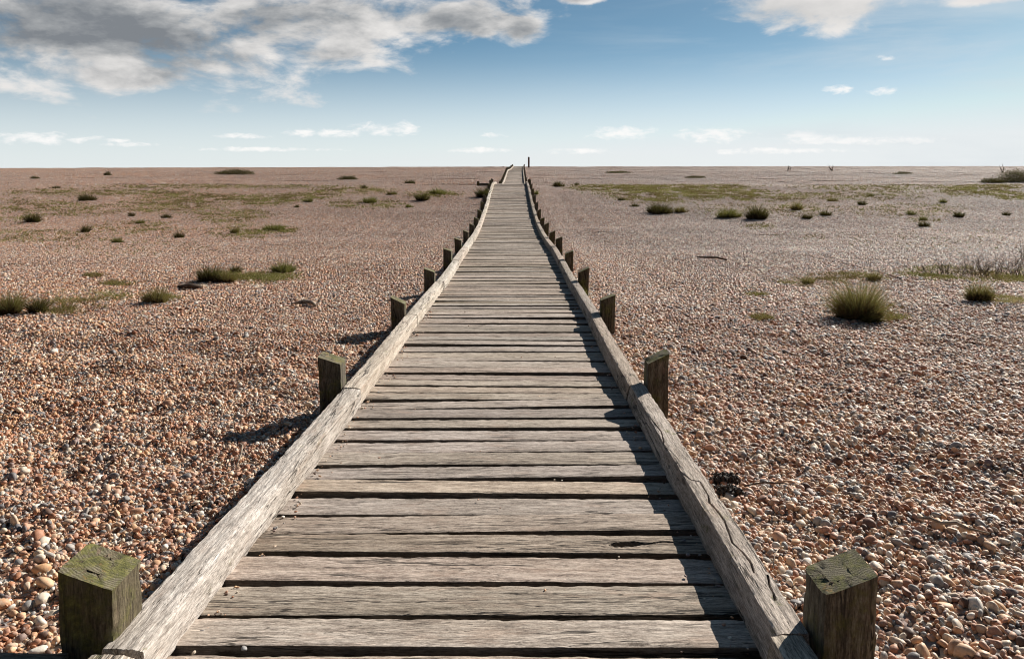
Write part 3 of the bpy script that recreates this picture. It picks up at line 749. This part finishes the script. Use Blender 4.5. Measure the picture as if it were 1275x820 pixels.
more = [  # px, base py, w, h, material, words
 (41, 277, 20, 10, G_dark, 'brown topped dark tuft near the left edge, in the band of far tufts'),
 (106, 290, 11, 9, G_dark, 'narrow dark tuft in the far left field, in front of the brown topped one'),
 (146, 303, 16, 6, G_green, 'flat bright green tuft, lowest of the far left field'),
 (164, 270, 9, 5, G_dark, 'small dark tuft, leftmost of the trio in the far left field'),
 (175, 279, 12, 5, G_green, 'flat olive tuft below the trio in the far left field'),
 (207, 272, 14, 5, G_dark, 'dark flat tuft, rightmost of the trio in the far left field'),
 (222, 297, 14, 7, G_dark, 'compact dark tuft alone in the middle of the far left field'),
 (292, 291, 12, 7, G_tuft, 'olive tuft amid a green patch in the middle of the left field'),
 (108, 250, 26, 7, G_dark, 'broad dark low tuft far back in the left field'),
 (70, 235, 16, 3, G_dark, 'thin dark strip of grass far back near the left edge'),
 (460, 253, 22, 7, G_green, 'green tuft left of the black hummock in the far field by the boardwalk'),
 (488, 243, 16, 5, G_tuft, 'olive tuft above and left of the black hummock by the boardwalk'),
 (526, 250, 18, 9, G_dark, 'black rounded hummock of scrub left of the far boardwalk'),
 (546, 242, 28, 6, G_green, 'long green tuft right behind the black rounded hummock'),
 (453, 235, 9, 4, G_dark, 'tiny dark tuft far back left of the boardwalk'),
 (509, 259, 12, 4, G_green, 'low green tuft in front of the black rounded hummock'),
 (511, 229, 14, 5, G_dark, 'brown tuft on the crest left of the boardwalk'),
 (384, 252, 14, 5, G_green, 'faint green tuft midway across the left field'),
 (370, 259, 8, 3, G_dark, 'tiny dark tuft below the faint green tuft midway across the left field'),
 (343, 287, 34, 6, G_green, 'wide flat green tuft midway between the left edge and boardwalk'),
 (601, 246, 17, 11, G_dark, 'dark bush pressed against the left rail near the crest'),
 (667, 243, 5, 7, G_green, 'small green sprig against the right rail near the crest'),
 (695, 233, 14, 7, G_dark, 'dark rounded tuft just right of the far boardwalk'),
 (718, 231, 6, 3, G_dark, 'tiny tuft beside the dark rounded tuft right of the far boardwalk'),
 (773, 250, 11, 4, G_dark, 'dark tuft at the near edge of the green patch right of the boardwalk'),
 (790, 258, 12, 4, G_dark, 'flat dark tuft between the green patch and the wide brown clump'),
 (821, 266, 36, 11, G_dark, 'wide brown clump with spiky top right of the boardwalk'),
 (847, 265, 18, 7, G_tuft, 'olive clump joined to the right end of the wide brown clump'),
 (907, 271, 32, 10, G_green, 'green clump, left half of the long low thicket in the right field'),
 (943, 273, 26, 14, G_dark, 'tall dark clump, right half of the long low thicket in the right field'),
 (992, 262, 15, 9, G_tuft, 'olive pointed tuft right of the long low thicket'),
 (1004, 273, 14, 6, G_dark, 'dark tuft, left of the pair in front of the olive pointed tuft'),
 (1028, 269, 14, 6, G_dark, 'dark tuft, right of the pair in front of the olive pointed tuft'),
 (1073, 256, 11, 6, G_dark, 'dark compact tuft in the middle of the right field'),
 (1084, 245, 9, 4, G_green, 'green tuft behind the dark compact one in the middle of the right field'),
 (1036, 251, 18, 4, G_tuft, 'flat tuft far back above the pair of dark tufts'),
 (1135, 268, 14, 5, G_green, 'flat green tuft right of centre in the right field'),
 (1150, 283, 14, 7, G_dark, 'dark tuft, nearest of the far ones in the right field'),
 (1149, 275, 12, 5, G_green, 'green tuft just behind the nearest dark one of the right field'),
 (1174, 253, 10, 5, G_green, 'small green tuft far back in the right field'),
 (1194, 271, 14, 7, G_dark, 'dark peaked tuft in the right part of the right field'),
 (1253, 269, 10, 5, G_dark, 'dark tuft closest to the right edge of the picture'),
 (1100, 352, 0, 0, None, ''),
]
for px, pyy, w, h, mt, lab in more:
    if mt: tuft(px, pyy, w*1.15, h*1.1, lab, mt)
tuft(1088, 350, 22, 9, 'golden green tuft right behind the largest grass tuft', G_straw)
tuft(1006, 355, 20, 9, 'faint yellowish tuft left of and behind the largest grass tuft', G_moss, dens=.7)

# bare twiggy shrubs
def twigs(name, px, pyy, wpx, hpx, n_st, label, cat='shrub', mat=M_twig, group=None, thick=1.0):
    x, y, z = hit(px, pyy); w = wpx*y/F; h = hpx*y/F
    Vs, Fs = [], []; off = 0; r = random.Random(int(px*7+pyy))
    def stem(a, b, ra, rb):
        nonlocal off
        d = (b-a); l = d.length
        if l < 1e-5: return
        q = d.to_track_quat('Z', 'Y')
        for rr_, c in ((ra, a), (rb, b)):
            for k in range(3): Vs.append(tuple(c + q @ Vector((rr_*math.cos(k*2.094), rr_*math.sin(k*2.094), 0))))
        for k in range(3): Fs.append((off+k, off+(k+1) % 3, off+3+(k+1) % 3, off+3+k))
        off += 6
    def grow(p, d, l, ra, lev):
        segs = 3
        for s in range(segs):
            q = p + d*(l/segs); stem(p, q, ra, ra*.75); ra *= .75
            d = (d + Vector((r.gauss(0, .22), r.gauss(0, .22), r.gauss(.03, .12)))).normalized()
            if lev > 0 and s >= 0:
                for _ in range(r.choice([1, 2])):
                    grow(q, (d+Vector((r.gauss(0, .7), r.gauss(0, .7), r.uniform(-.1, .6)))).normalized(), l*r.uniform(.35, .6), ra*.8, lev-1)
            p = q
    rad0 = max(.0022, .42*y/F)*thick
    for _ in range(n_st):
        bx_, by_ = r.uniform(-w/2, w/2), r.uniform(-w/4, w/4)
        b0 = Vector((bx_, by_, float(ground(x+bx_, y+by_))-z-.01))
        grow(b0, Vector((r.gauss(0, .35), r.gauss(0, .3), 1)).normalized(), h*r.uniform(.4, .75), rad0, 2 if n_st > 6 else 1)
    me = mesh_np(name, np.array(Vs), Fs, mat, False, {'rnd': np.full(len(Vs), .3)})
    o = link(name, me, None, (x, y, z)); tag(o, label, cat, group); return o
twigs('dry_shrub', 1175, 344, 60, 24, 30, 'leafless grey brown twiggy shrub, left of the two dry shrubs right of the boardwalk', thick=.9)
twigs('dry_shrub', 1240, 346, 70, 34, 36, 'leafless twiggy shrub with taller stems at the right edge, behind a dark grass tuft', thick=.9)
twigs('dry_shrub', 1273, 332, 18, 40, 7, 'dark tall twiggy stems cut by the right edge of the picture', thick=1.0)
for px, pyy, h, lab in ((982, 213, 9, 'thin dry plant standing on the skyline, leftmost right of the boardwalk'),
                        (1035, 213, 10, 'thin dry plant standing on the skyline between the two others'),
                        (1247, 215, 12, 'thin dry plant standing on the skyline beside the dark bush')):
    twigs('dry_plant', px, pyy, 4, h, 3, lab, 'plant', group='dry plants on the skyline', thick=1.5)

# far low bushes: leafy clumps
def bush(px, pyy, wpx, hpx, label, mat, name='low_bush'):
    x, y, z = hit(px, pyy); w = wpx*y/F; h = hpx*y/F
    n_ = int(np.clip(wpx*hpx*9, 300, 6000))
    u = rng.standard_normal((n_, 3)); u /= np.linalg.norm(u, axis=1)[:, None]; u[:, 2] = np.abs(u[:, 2])
    lum = 1+.35*fbm(u[:, 0]*2.5+px, u[:, 1]*2.5, 3, 7)+.2*rng.standard_normal(n_)*.5
    rr_ = rng.random(n_)**.35
    P_ = u*rr_[:, None]*lum[:, None]*np.array([w/2, w/4, h])
    P_[:, 2] += ground(x+P_[:, 0], y+P_[:, 1])-z
    d = rng.standard_normal((n_, 3)); d[:, 2] = np.abs(d[:, 2])+.3; d /= np.linalg.norm(d, axis=1)[:, None]
    V, Fc, k = blades(P_, d, np.full(n_, max(.9*y/F, .04)*1.6), np.full(n_, max(.5*y/F, .012)), rng.uniform(0, .5, n_), 2)
    o = link(name, mesh_np(name, V, Fc, mat, False, {'rnd': np.repeat(rng.random(n_), k)}), None, (x, y, z)); tag(o, label, 'bush'); return o
bush(1268, 227, 56, 16, 'dark green bush at the right edge just below the skyline', G_dark)
bush(1236, 228, 34, 6, 'low dark scrub running left from the dark bush at the right edge', G_dark)
bush(292, 217, 50, 6, 'brown bush on the skyline in the left field', G_dark)
bush(433, 224, 26, 5, 'dark brown scrub just below the skyline, left of the boardwalk', G_dark)
bush(1124, 217, 24, 3, 'flat dark scrub below the skyline in the right field', G_dark)
bush(134, 219, 10, 5, 'small round bush on the skyline slope in the far left field', G_dark)
bush(43, 223, 14, 3, 'low dark scrub nearest the left edge under the skyline', G_dark)
bush(770, 216, 34, 3, 'long flat scrub under the skyline just right of the boardwalk', G_dark)
bush(866, 222, 28, 3, 'flat dark scrub behind the green patch right of the boardwalk', G_dark)

# moss and short turf: nobody could count it
pat = [ # cx, cy, rx, ry, blades
 (310,346,55,8,2600),(330,350,40,5,1500),(352,346,26,5,900),(395,352,0,0,0),
 (115,372,50,8,900),(85,385,45,8,1300),(148,354,24,4,500),(205,374,22,4,300),(118,345,14,2,300),
 (30,255,60,7,2500),(90,262,60,8,2200),(205,258,70,8,4500),(250,247,70,6,4500),(290,270,50,9,3500),(330,250,40,7,3000),(120,240,120,5,5000),
 (280,232,160,4,7000),(60,228,70,3,2500),(300,290,40,9,2000),(345,287,26,4,1800),(170,285,60,9,2000),(60,295,60,8,1800),(20,270,40,10,1500),(0,295,30,10,900),
 (380,245,40,5,2500),(440,238,50,4,2500),(470,255,36,6,1500),(540,243,34,4,1800),(430,255,20,6,900),
 (770,233,60,8,9000),(840,232,90,9,14000),(830,245,70,8,8000),(900,240,60,8,6000),(960,228,70,4,4500),(960,246,60,6,3000),(1020,228,90,4,6000),
 (1100,232,110,6,6000),(1180,226,90,4,5000),(1215,238,50,7,5000),(1262,245,20,5,1500),(1070,243,80,8,3500),(1130,262,70,9,2200),(1000,262,50,8,1500),(925,262,70,8,1500),(1240,232,40,5,2500),
 (1200,342,80,8,2400),(1130,346,60,4,700),(1250,348,40,6,900),(1010,352,40,6,800),(1060,345,50,4,900),(1240,376,40,5,900),(940,368,16,3,400),(948,398,14,3,400),(1100,398,30,6,600),
 (725,376,7,6,500),(945,283,22,4,500),(1150,276,20,3,500),(1000,296,40,5,200),(1160,300,120,14,600),(150,310,120,12,900)]
Bp, Bw, Bl = [], [], []
for cx, cy, rx, ry, nb in pat:
    if nb == 0: continue
    nb = int(nb*(1.25 if cy > 320 else .95))
    a = rng.uniform(0, 6.283, nb); q = np.sqrt(rng.random(nb))*(1+.2*rng.standard_normal(nb))
    X_ = cx+rx*q*np.cos(a); Y_ = cy+ry*q*np.sin(a)
    # through the land at these points
    x0, yc0, _ = hit(cx, cy)
    dzp = np.clip(Y_-208, 3, None)
    Yw = np.full(nb, yc0)
    for _ in range(12): Yw = np.clip(.5*Yw+.5*F*(CAMZ-ground((X_-637.5)/F*Yw, Yw))/dzp, 3, 60)
    ok = Yw < 44
    Xw = (X_-637.5)/F*Yw
    keepn = ok & (fbm(Xw/.7, Yw/.45, 4, 77) > .06+.16*rng.standard_normal(nb)) & ~((Xw > Lx(Yw)-.25) & (Xw < Rx(Yw)+.25))
    Bp.append(np.stack([Xw, Yw, ground(Xw, Yw)], 1)[keepn])
Bp = np.vstack(Bp); nb = len(Bp)
Bp[:, 2] += .022
d = rng.standard_normal((nb, 3))*.6; d[:, 2] = 1; d /= np.linalg.norm(d, axis=1)[:, None]
dist = Bp[:, 1]
V, Fc, k = blades(Bp, d, rng.uniform(.025, .06, nb)*(1+.03*dist), np.maximum(.005, dist*.95/F), rng.uniform(.2, 1., nb), 2)
tone = np.clip(.5+.9*fbm(Bp[:, 0]/1.2, Bp[:, 1]/1.2, 2, 90)+.18*rng.standard_normal(nb), 0, 1)
o = link('ground_cover', mesh_np('ground_cover', V, Fc, G_moss, False, {'rnd': np.repeat(tone, k)}))
tag(o, 'patches of short yellow green moss and turf spread over the shingle', 'turf', kind='stuff')
print('cover blades', nb)

# ------------------------------------------------------------------ small things on the shingle
def stick(name, pts, rads, mat, label, cat='stick'):
    """a bent tapering stick through world points"""
    Vs, Fs = [], []; n_ = len(pts); o0 = Vector(pts[0])
    for i_, (p, r_) in enumerate(zip(pts, rads)):
        p = Vector(p); t = (Vector(pts[min(i_+1, n_-1)])-Vector(pts[max(i_-1, 0)])).normalized(); q = t.to_track_quat('Z', 'Y')
        for k in range(7): Vs.append(tuple(p-o0 + q @ Vector((r_*math.cos(k*.8976), r_*math.sin(k*.8976), 0))*(1+.12*math.sin(k*5+i_*3))))
    for i_ in range(n_-1):
        for k in range(7): Fs.append((i_*7+k, i_*7+(k+1) % 7, (i_+1)*7+(k+1) % 7, (i_+1)*7+k))
    Fs.append(tuple(range(6, -1, -1))); Fs.append(tuple((n_-1)*7+k for k in range(7)))
    o = link(name, mesh_np(name, np.array(Vs), Fs, mat, True, {'rnd': np.full(len(Vs), .6)}), None, o0); tag(o, label, cat); return o
def on(px, pyy, up): x, y, z = hit(px, pyy); return (x, y, z+up)
stick('driftwood', [on(1143, 656, .034), on(1158, 659, .04), on(1172, 664, .038), on(1190, 665, .042), on(1205, 671, .038), on(1232, 675, .032)], [.004, .006, .0065, .007, .006, .003], M_drift, 'pale bent driftwood stick lying on the shingle beyond the nearest right post')
stick('twig', [on(926, 612, .024), on(950, 611, .036), on(972, 612, .036), on(992, 610, .024)], [.003, .0035, .003, .002], M_twig, 'thin dark straight twig beside the black seaweed clump')
stick('twig', [on(299, 560, .03), on(302, 568, .05), on(300, 580, .05), on(294, 589, .03)], [.003, .004, .004, .003], M_drift, 'pale curved twig sticking up beside the pale left rail')
stick('twig', [on(962, 715, .02), on(965, 703, .035), on(969, 694, .03)], [.002, .002, .0015], M_drift, 'fine pale straw lying beside the nearest right post')
stick('driftwood', [on(363, 382, .03), on(376, 380, .04), on(388, 381, .045), on(393, 384, .03)], [.012, .022, .024, .012], M_drift, 'short brown driftwood log half buried in the shingle left of the boardwalk')
stick('twig', [on(868, 322, .03), on(880, 324, .05), on(893, 324, .05), on(905, 326, .03)], [.01, .014, .016, .008], M_twig, 'dark stick lying across the shingle in the middle of the right field')
stick('driftwood', [on(222, 360, .03), on(236, 361, .05), on(251, 360, .03)], [.02, .03, .02], M_twig, 'dark flat log in front of the dark olive grass clump')
stick('flat_stone', [on(838, 330, .0), on(842, 330, .02)], [.02, .02], M_drift, 'pale stone beside the dark stick in the right field', 'stone') if False else None
# black seaweed
def clump(px, pyy, w, h, label):
    x, y, z = hit(px, pyy)
    n_ = 420
    u = rng.standard_normal((n_, 3)); u /= np.linalg.norm(u, axis=1)[:, None]
    P_ = u*(rng.random(n_)**.4)[:, None]*np.array([w/2, w/3, h/2])*(1+.3*rng.standard_normal(n_)*.5)[:, None]
    Vs = []; bV, bF = B1, F1
    Fs = (bF[None]+np.arange(n_)[:, None, None]*len(bV)).reshape(-1, 3)
    for p in P_:
        s = rng.uniform(.004, .010)*np.array([1, rng.uniform(.5, 1), rng.uniform(.4, .9)])
        E = np.array(Euler(tuple(rng.uniform(0, 6, 3))).to_matrix()); Vs.append((bV*(1+.25*rng.standard_normal((len(bV), 1)))*s) @ E.T + p)
    o = link('seaweed', mesh_np('seaweed', np.vstack(Vs), Fs, M_weed, False), None, (x, y, z+h*.45)); tag(o, label, 'seaweed')
M_weed, n = new_mat('dried_weed')
b = n.n('ShaderNodeBsdfPrincipled', Roughness=.75); Pz = n.n('ShaderNodeNewGeometry').outputs['Position']
n.set(b.inputs['Base Color'], n.ramp(n.noise(Pz, 120, 4), [(.35, (.018,.013,.010)), (.6, (.06,.045,.034)), (.8, (.13,.10,.08))])); n.out(b.outputs[0])
clump(903, 603, .12, .05, 'upper of two crumbly black seaweed clumps beside the cracked right rail')
clump(908, 618, .11, .045, 'lower of two crumbly black seaweed clumps beside the cracked right rail')

# marker post on the skyline and a stub
def pole(px, pyy, wpx, hpx, name, label, cat):
    x, y, z = hit(px, pyy); w = wpx*y/F; h = hpx*y/F
    V, Fc = timber(h+.3, w, w, 14, 4, 4, 5.5, rough=.006, bevel=.02, warp=.01)
    me = mesh_np(name, V+np.array([(h+.3)/2-.3, 0, 0]), Fc, M_marker, True, {'rnd': np.full(len(V), .5)})
    o = link(name, me, None, (x, y, z), (0, -math.pi/2, 0)); tag(o, label, cat)
M_marker = wood('marker_wood', (.04,.02,.015), (.11,.055,.04), (.18,.10,.07), tone=.1)
pole(658.4, 209.0, 2.1, 13.5, 'marker_post', 'tall reddish brown marker post on the skyline beside the top of the boardwalk', 'post')
pole(626.4, 209.0, 1.0, 2.0, 'wooden_stub', 'tiny dark stub on the skyline left of the top of the boardwalk', 'post')

# far birds
def bird(px, pyy, dist_, span, parent=None):
    x = (px-637.5)/F*dist_; z = CAMZ-(pyy-208)/F*dist_
    bm = bmesh.new()
    V = [(0, .22, 0), (-.05, .05, .02), (.05, .05, .02), (-.04, -.2, .0), (.04, -.2, .0), (0, .03, -.05), (0, -.28, .01),
         (-.28, .06, .12), (-.26, -.05, .11), (-.5, -.04, .05), (.28, .06, .12), (.26, -.05, .11), (.5, -.04, .05), (-.05, -.08, .02), (.05, -.08, .02)]
    Fs = [(0, 1, 2), (1, 13, 14, 2), (13, 3, 4, 14), (3, 6, 4), (0, 5, 1), (0, 2, 5), (1, 5, 3), (2, 4, 5), (3, 5, 6), (4, 6, 5), (1, 7, 8, 13), (7, 9, 8), (2, 14, 11, 10), (10, 11, 12)]
    return link('bird', mesh_np('bird', np.array(V)*span, Fs, M_weed, False), None, (x, dist_, z), (0, 0, px))
for px, pyy in ((311, 125), (440, 113), (381, 149), (487, 129), (1118, 137)):
    tag(bird(px, pyy, 230, .42), 'tiny dark bird flying far off in the sky', 'bird', 'birds far off in the sky')

# ------------------------------------------------------------------ light and sky
SUN_AZ, SUN_EL = R(42), R(28.5)
sd = Vector((math.sin(SUN_AZ)*math.cos(SUN_EL), math.cos(SUN_AZ)*math.cos(SUN_EL), math.sin(SUN_EL)))
l = bpy.data.lights.new('sun', 'SUN'); l.energy = 5.0; l.angle = R(.53); l.color = (1, .93, .83)
lo = bpy.data.objects.new('sun', l); C.objects.link(lo); lo.location = (20, 15, 20); lo.rotation_euler = sd.to_track_quat('Z', 'Y').to_euler()
w = bpy.data.worlds.new('World'); bpy.context.scene.world = w; w.use_nodes = True
n = N(w)
D = n.n('ShaderNodeTexCoord').outputs['Generated']
D = n.vm('NORMALIZE', D)
s = n.n('ShaderNodeSeparateXYZ'); n.set(s.inputs[0], D)
el = n.m('ARCSINE', s.outputs['Z']); az = n.m('ARCTAN2', s.outputs['X'], s.outputs['Y'])
sky = n.n('ShaderNodeTexSky', {'sky_type': 'NISHITA', 'sun_disc': False, 'sun_elevation': SUN_EL, 'sun_rotation': SUN_AZ, 'air_density': 1.0, 'dust_density': .15, 'ozone_density': 1.6, 'altitude': 0})
# the blue deepens quickly above the skyline, as through a polarising filter
zz = n.m('MULTIPLY', n.m('MAXIMUM', s.outputs['Z'], 0.0), 2.6)
v = n.n('ShaderNodeCombineXYZ', X=s.outputs['X'], Y=s.outputs['Y'], Z=n.m('ADD', zz, .02)); n.set(sky.inputs['Vector'], n.vm('NORMALIZE', v.outputs[0]))
base = sky.outputs[0]
# pale sea haze low down
hz = n.m('SUBTRACT', 1.0, n.ss(el, -.01, .175))
rgt = n.ss(az, -.55, .6)
base = n.mix(1.0, base, (.83,1.0,.91), 'MULTIPLY')
base = n.mix(1.0, base, n.mix(n.ss(el, .05, .22), (6.6,7.6,8.2), (3.6,5.3,6.9)), 'DARKEN')
hazec = n.mix(rgt, (7.8,8.3,8.5), (8.5,8.8,8.85))
base = n.mix(n.m('MULTIPLY', n.m('POWER', hz, 1.15), .95), base, hazec)
# clouds
def A(px): return math.atan((px-637.5)/F)
def E(px, pyy): return math.asin((208-pyy)/math.sqrt(F*F+(px-637.5)**2+(208-pyy)**2))
uv = n.n('ShaderNodeCombineXYZ', X=az, Y=n.m('MULTIPLY', el, 2.3), Z=0.0).outputs[0]
fb = n.noise(uv, 9.0, 9, .58, .25)
fb2 = n.noise(n.vm('ADD', uv, (3.1, 1.7, 0)), 22.0, 6, .6, .2)
fb3 = n.noise(n.vm('ADD', uv, (1.1, 4.7, 0)), 42.0, 7, .62, .3)
def blob(px, pyy, rx, ry, pw=1.0):
    u = n.m('DIVIDE', n.m('SUBTRACT', az, A(px)), rx/F); vv = n.m('DIVIDE', n.m('SUBTRACT', el, E(px, pyy)), ry/F)
    r2 = n.m('ADD', n.m('MULTIPLY', u, u), n.m('MULTIPLY', vv, vv))
    return n.m('MULTIPLY', n.m('SUBTRACT', 1.0, r2), pw, clamp=False)
def union(lst):
    o = lst[0]
    for q in lst[1:]: o = n.m('SMOOTH_MAX', o, q, .25)
    return o
big = union([blob(120, 34, 300, 74), blob(-200, -20, 260, 80), blob(330, 22, 220, 48), blob(560, 20, 150, 32), blob(650, 34, 40, 22), blob(140, 90, 120, 24), blob(410, 66, 80, 26), blob(180, -70, 420, 70), blob(1000, 12, 120, 30), blob(955, 20, 60, 16), blob(1262, -6, 60, 9), blob(720, -2, 36, 8)])
big = n.m('MAXIMUM', big, -1.5)
den = n.m('ADD', n.m('MULTIPLY', big, .55), n.m('MULTIPLY', n.m('SUBTRACT', fb, .5), 3.0))
a1 = n.ss(den, -.10, .50)
small = union([blob(775, 166, 48, 9), blob(890, 168, 48, 10), blob(1010, 172, 40, 9), blob(1090, 175, 70, 5), blob(480, 160, 50, 9), blob(420, 166, 34, 6), blob(375, 166, 24, 6), blob(300, 169, 34, 4), blob(617, 168, 17, 4), blob(1093, 114, 18, 6), blob(1043, 112, 16, 6), blob(1102, 72, 10, 4), blob(40, 172, 60, 7), blob(720, 188, 60, 4), blob(600, 187, 40, 4), blob(330, 186, 90, 3), blob(960, 188, 90, 4), blob(145, 175, 14, 3), blob(160, 180, 30, 3)])
small = n.m('MAXIMUM', small, -1.2)
den2 = n.m('ADD', n.m('MULTIPLY', small, .6), n.m('MULTIPLY', n.m('SUBTRACT', fb3, .5), 3.0))
a2 = n.ss(den2, -.05, .95, 0, .85)
# thick parts turn grey, thin edges and the sides toward the sun stay bright
th = n.m('ADD', n.m('MULTIPLY', big, .95), n.m('MULTIPLY', n.m('SUBTRACT', n.noise(n.vm('ADD', uv, (0, -.03, 0)), 5.0, 8, .58, .2), .5), 3.0))
dk = n.m('ADD', n.m('MULTIPLY', n.ss(th, -.1, 1.75), 1.2), n.m('MULTIPLY', n.m('SUBTRACT', fb2, .5), .35))
up = n.noise(n.vm('ADD', uv, (.012, .030, 0)), 9.0, 9, .58, .25)
rel_ = n.m('MULTIPLY', n.m('SUBTRACT', fb, up), 1.5)          # lit relief
dk = n.m('SUBTRACT', dk, rel_, clamp=True)
dk = n.m('MULTIPLY', dk, n.ss(az, .10, .36, 1.0, .30))
cc = n.ramp(dk, [(0, (.86,.84,.82)), (.35, (.64,.635,.63)), (.7, (.38,.395,.41)), (1, (.23,.25,.275))])
cc = n.mix(1.0, cc, (9.6,9.6,9.6), 'MULTIPLY')
base = n.mix(a1, base, cc)
base = n.mix(a2, base, (10.2,10.0,9.8))
# thin veil on the right
veil = n.m('MULTIPLY', n.ss(n.noise(n.vm('MULTIPLY', uv, (1, 2.5, 1)), 3.0, 5, .6, .4), .42, .75), n.ss(az, -.1, .5, 0, .50))
base = n.mix(n.m('MULTIPLY', veil, n.m('SUBTRACT', 1.0, a1)), base, (6.8,7.4,7.8))
cs = n.m('ADD', n.m('MULTIPLY', s.outputs['X'], .35), n.m('MULTIPLY', s.outputs['Y'], .94))
base = n.mix(1.0, base, n.ramp(n.m('ADD', n.m('MULTIPLY', cs, .5), .5), [(.25, (.30,.32,.36)), (.70, (1,1,1))]), 'MULTIPLY')
bg = n.n('ShaderNodeBackground', Strength=.062); n.set(bg.inputs[0], base)
ow = n.t.nodes.new('ShaderNodeOutputWorld'); n.t.links.new(bg.outputs[0], ow.inputs[0])

cam = bpy.data.cameras.new('camera'); cam.sensor_fit = 'HORIZONTAL'; cam.sensor_width = 36; cam.lens = F/1275*36
cam.shift_y = -202/1275; cam.clip_start = .05; cam.clip_end = 12000
co = bpy.data.objects.new('camera', cam); C.objects.link(co); co.location = (0, 0, CAMZ); co.rotation_euler = (math.pi/2, 0, 0)
sc = bpy.context.scene; sc.camera = co
sc.render.engine = 'CYCLES'; sc.cycles.use_adaptive_sampling = True; sc.cycles.adaptive_threshold = .02; sc.cycles.filter_width = 1.05
sc.cycles.max_bounces = 4; sc.cycles.diffuse_bounces = 2; sc.cycles.glossy_bounces = 2; sc.cycles.transmission_bounces = 2
sc.view_settings.view_transform = 'Standard'; sc.view_settings.look = 'None'; sc.view_settings.exposure = .68; sc.view_settings.gamma = 1
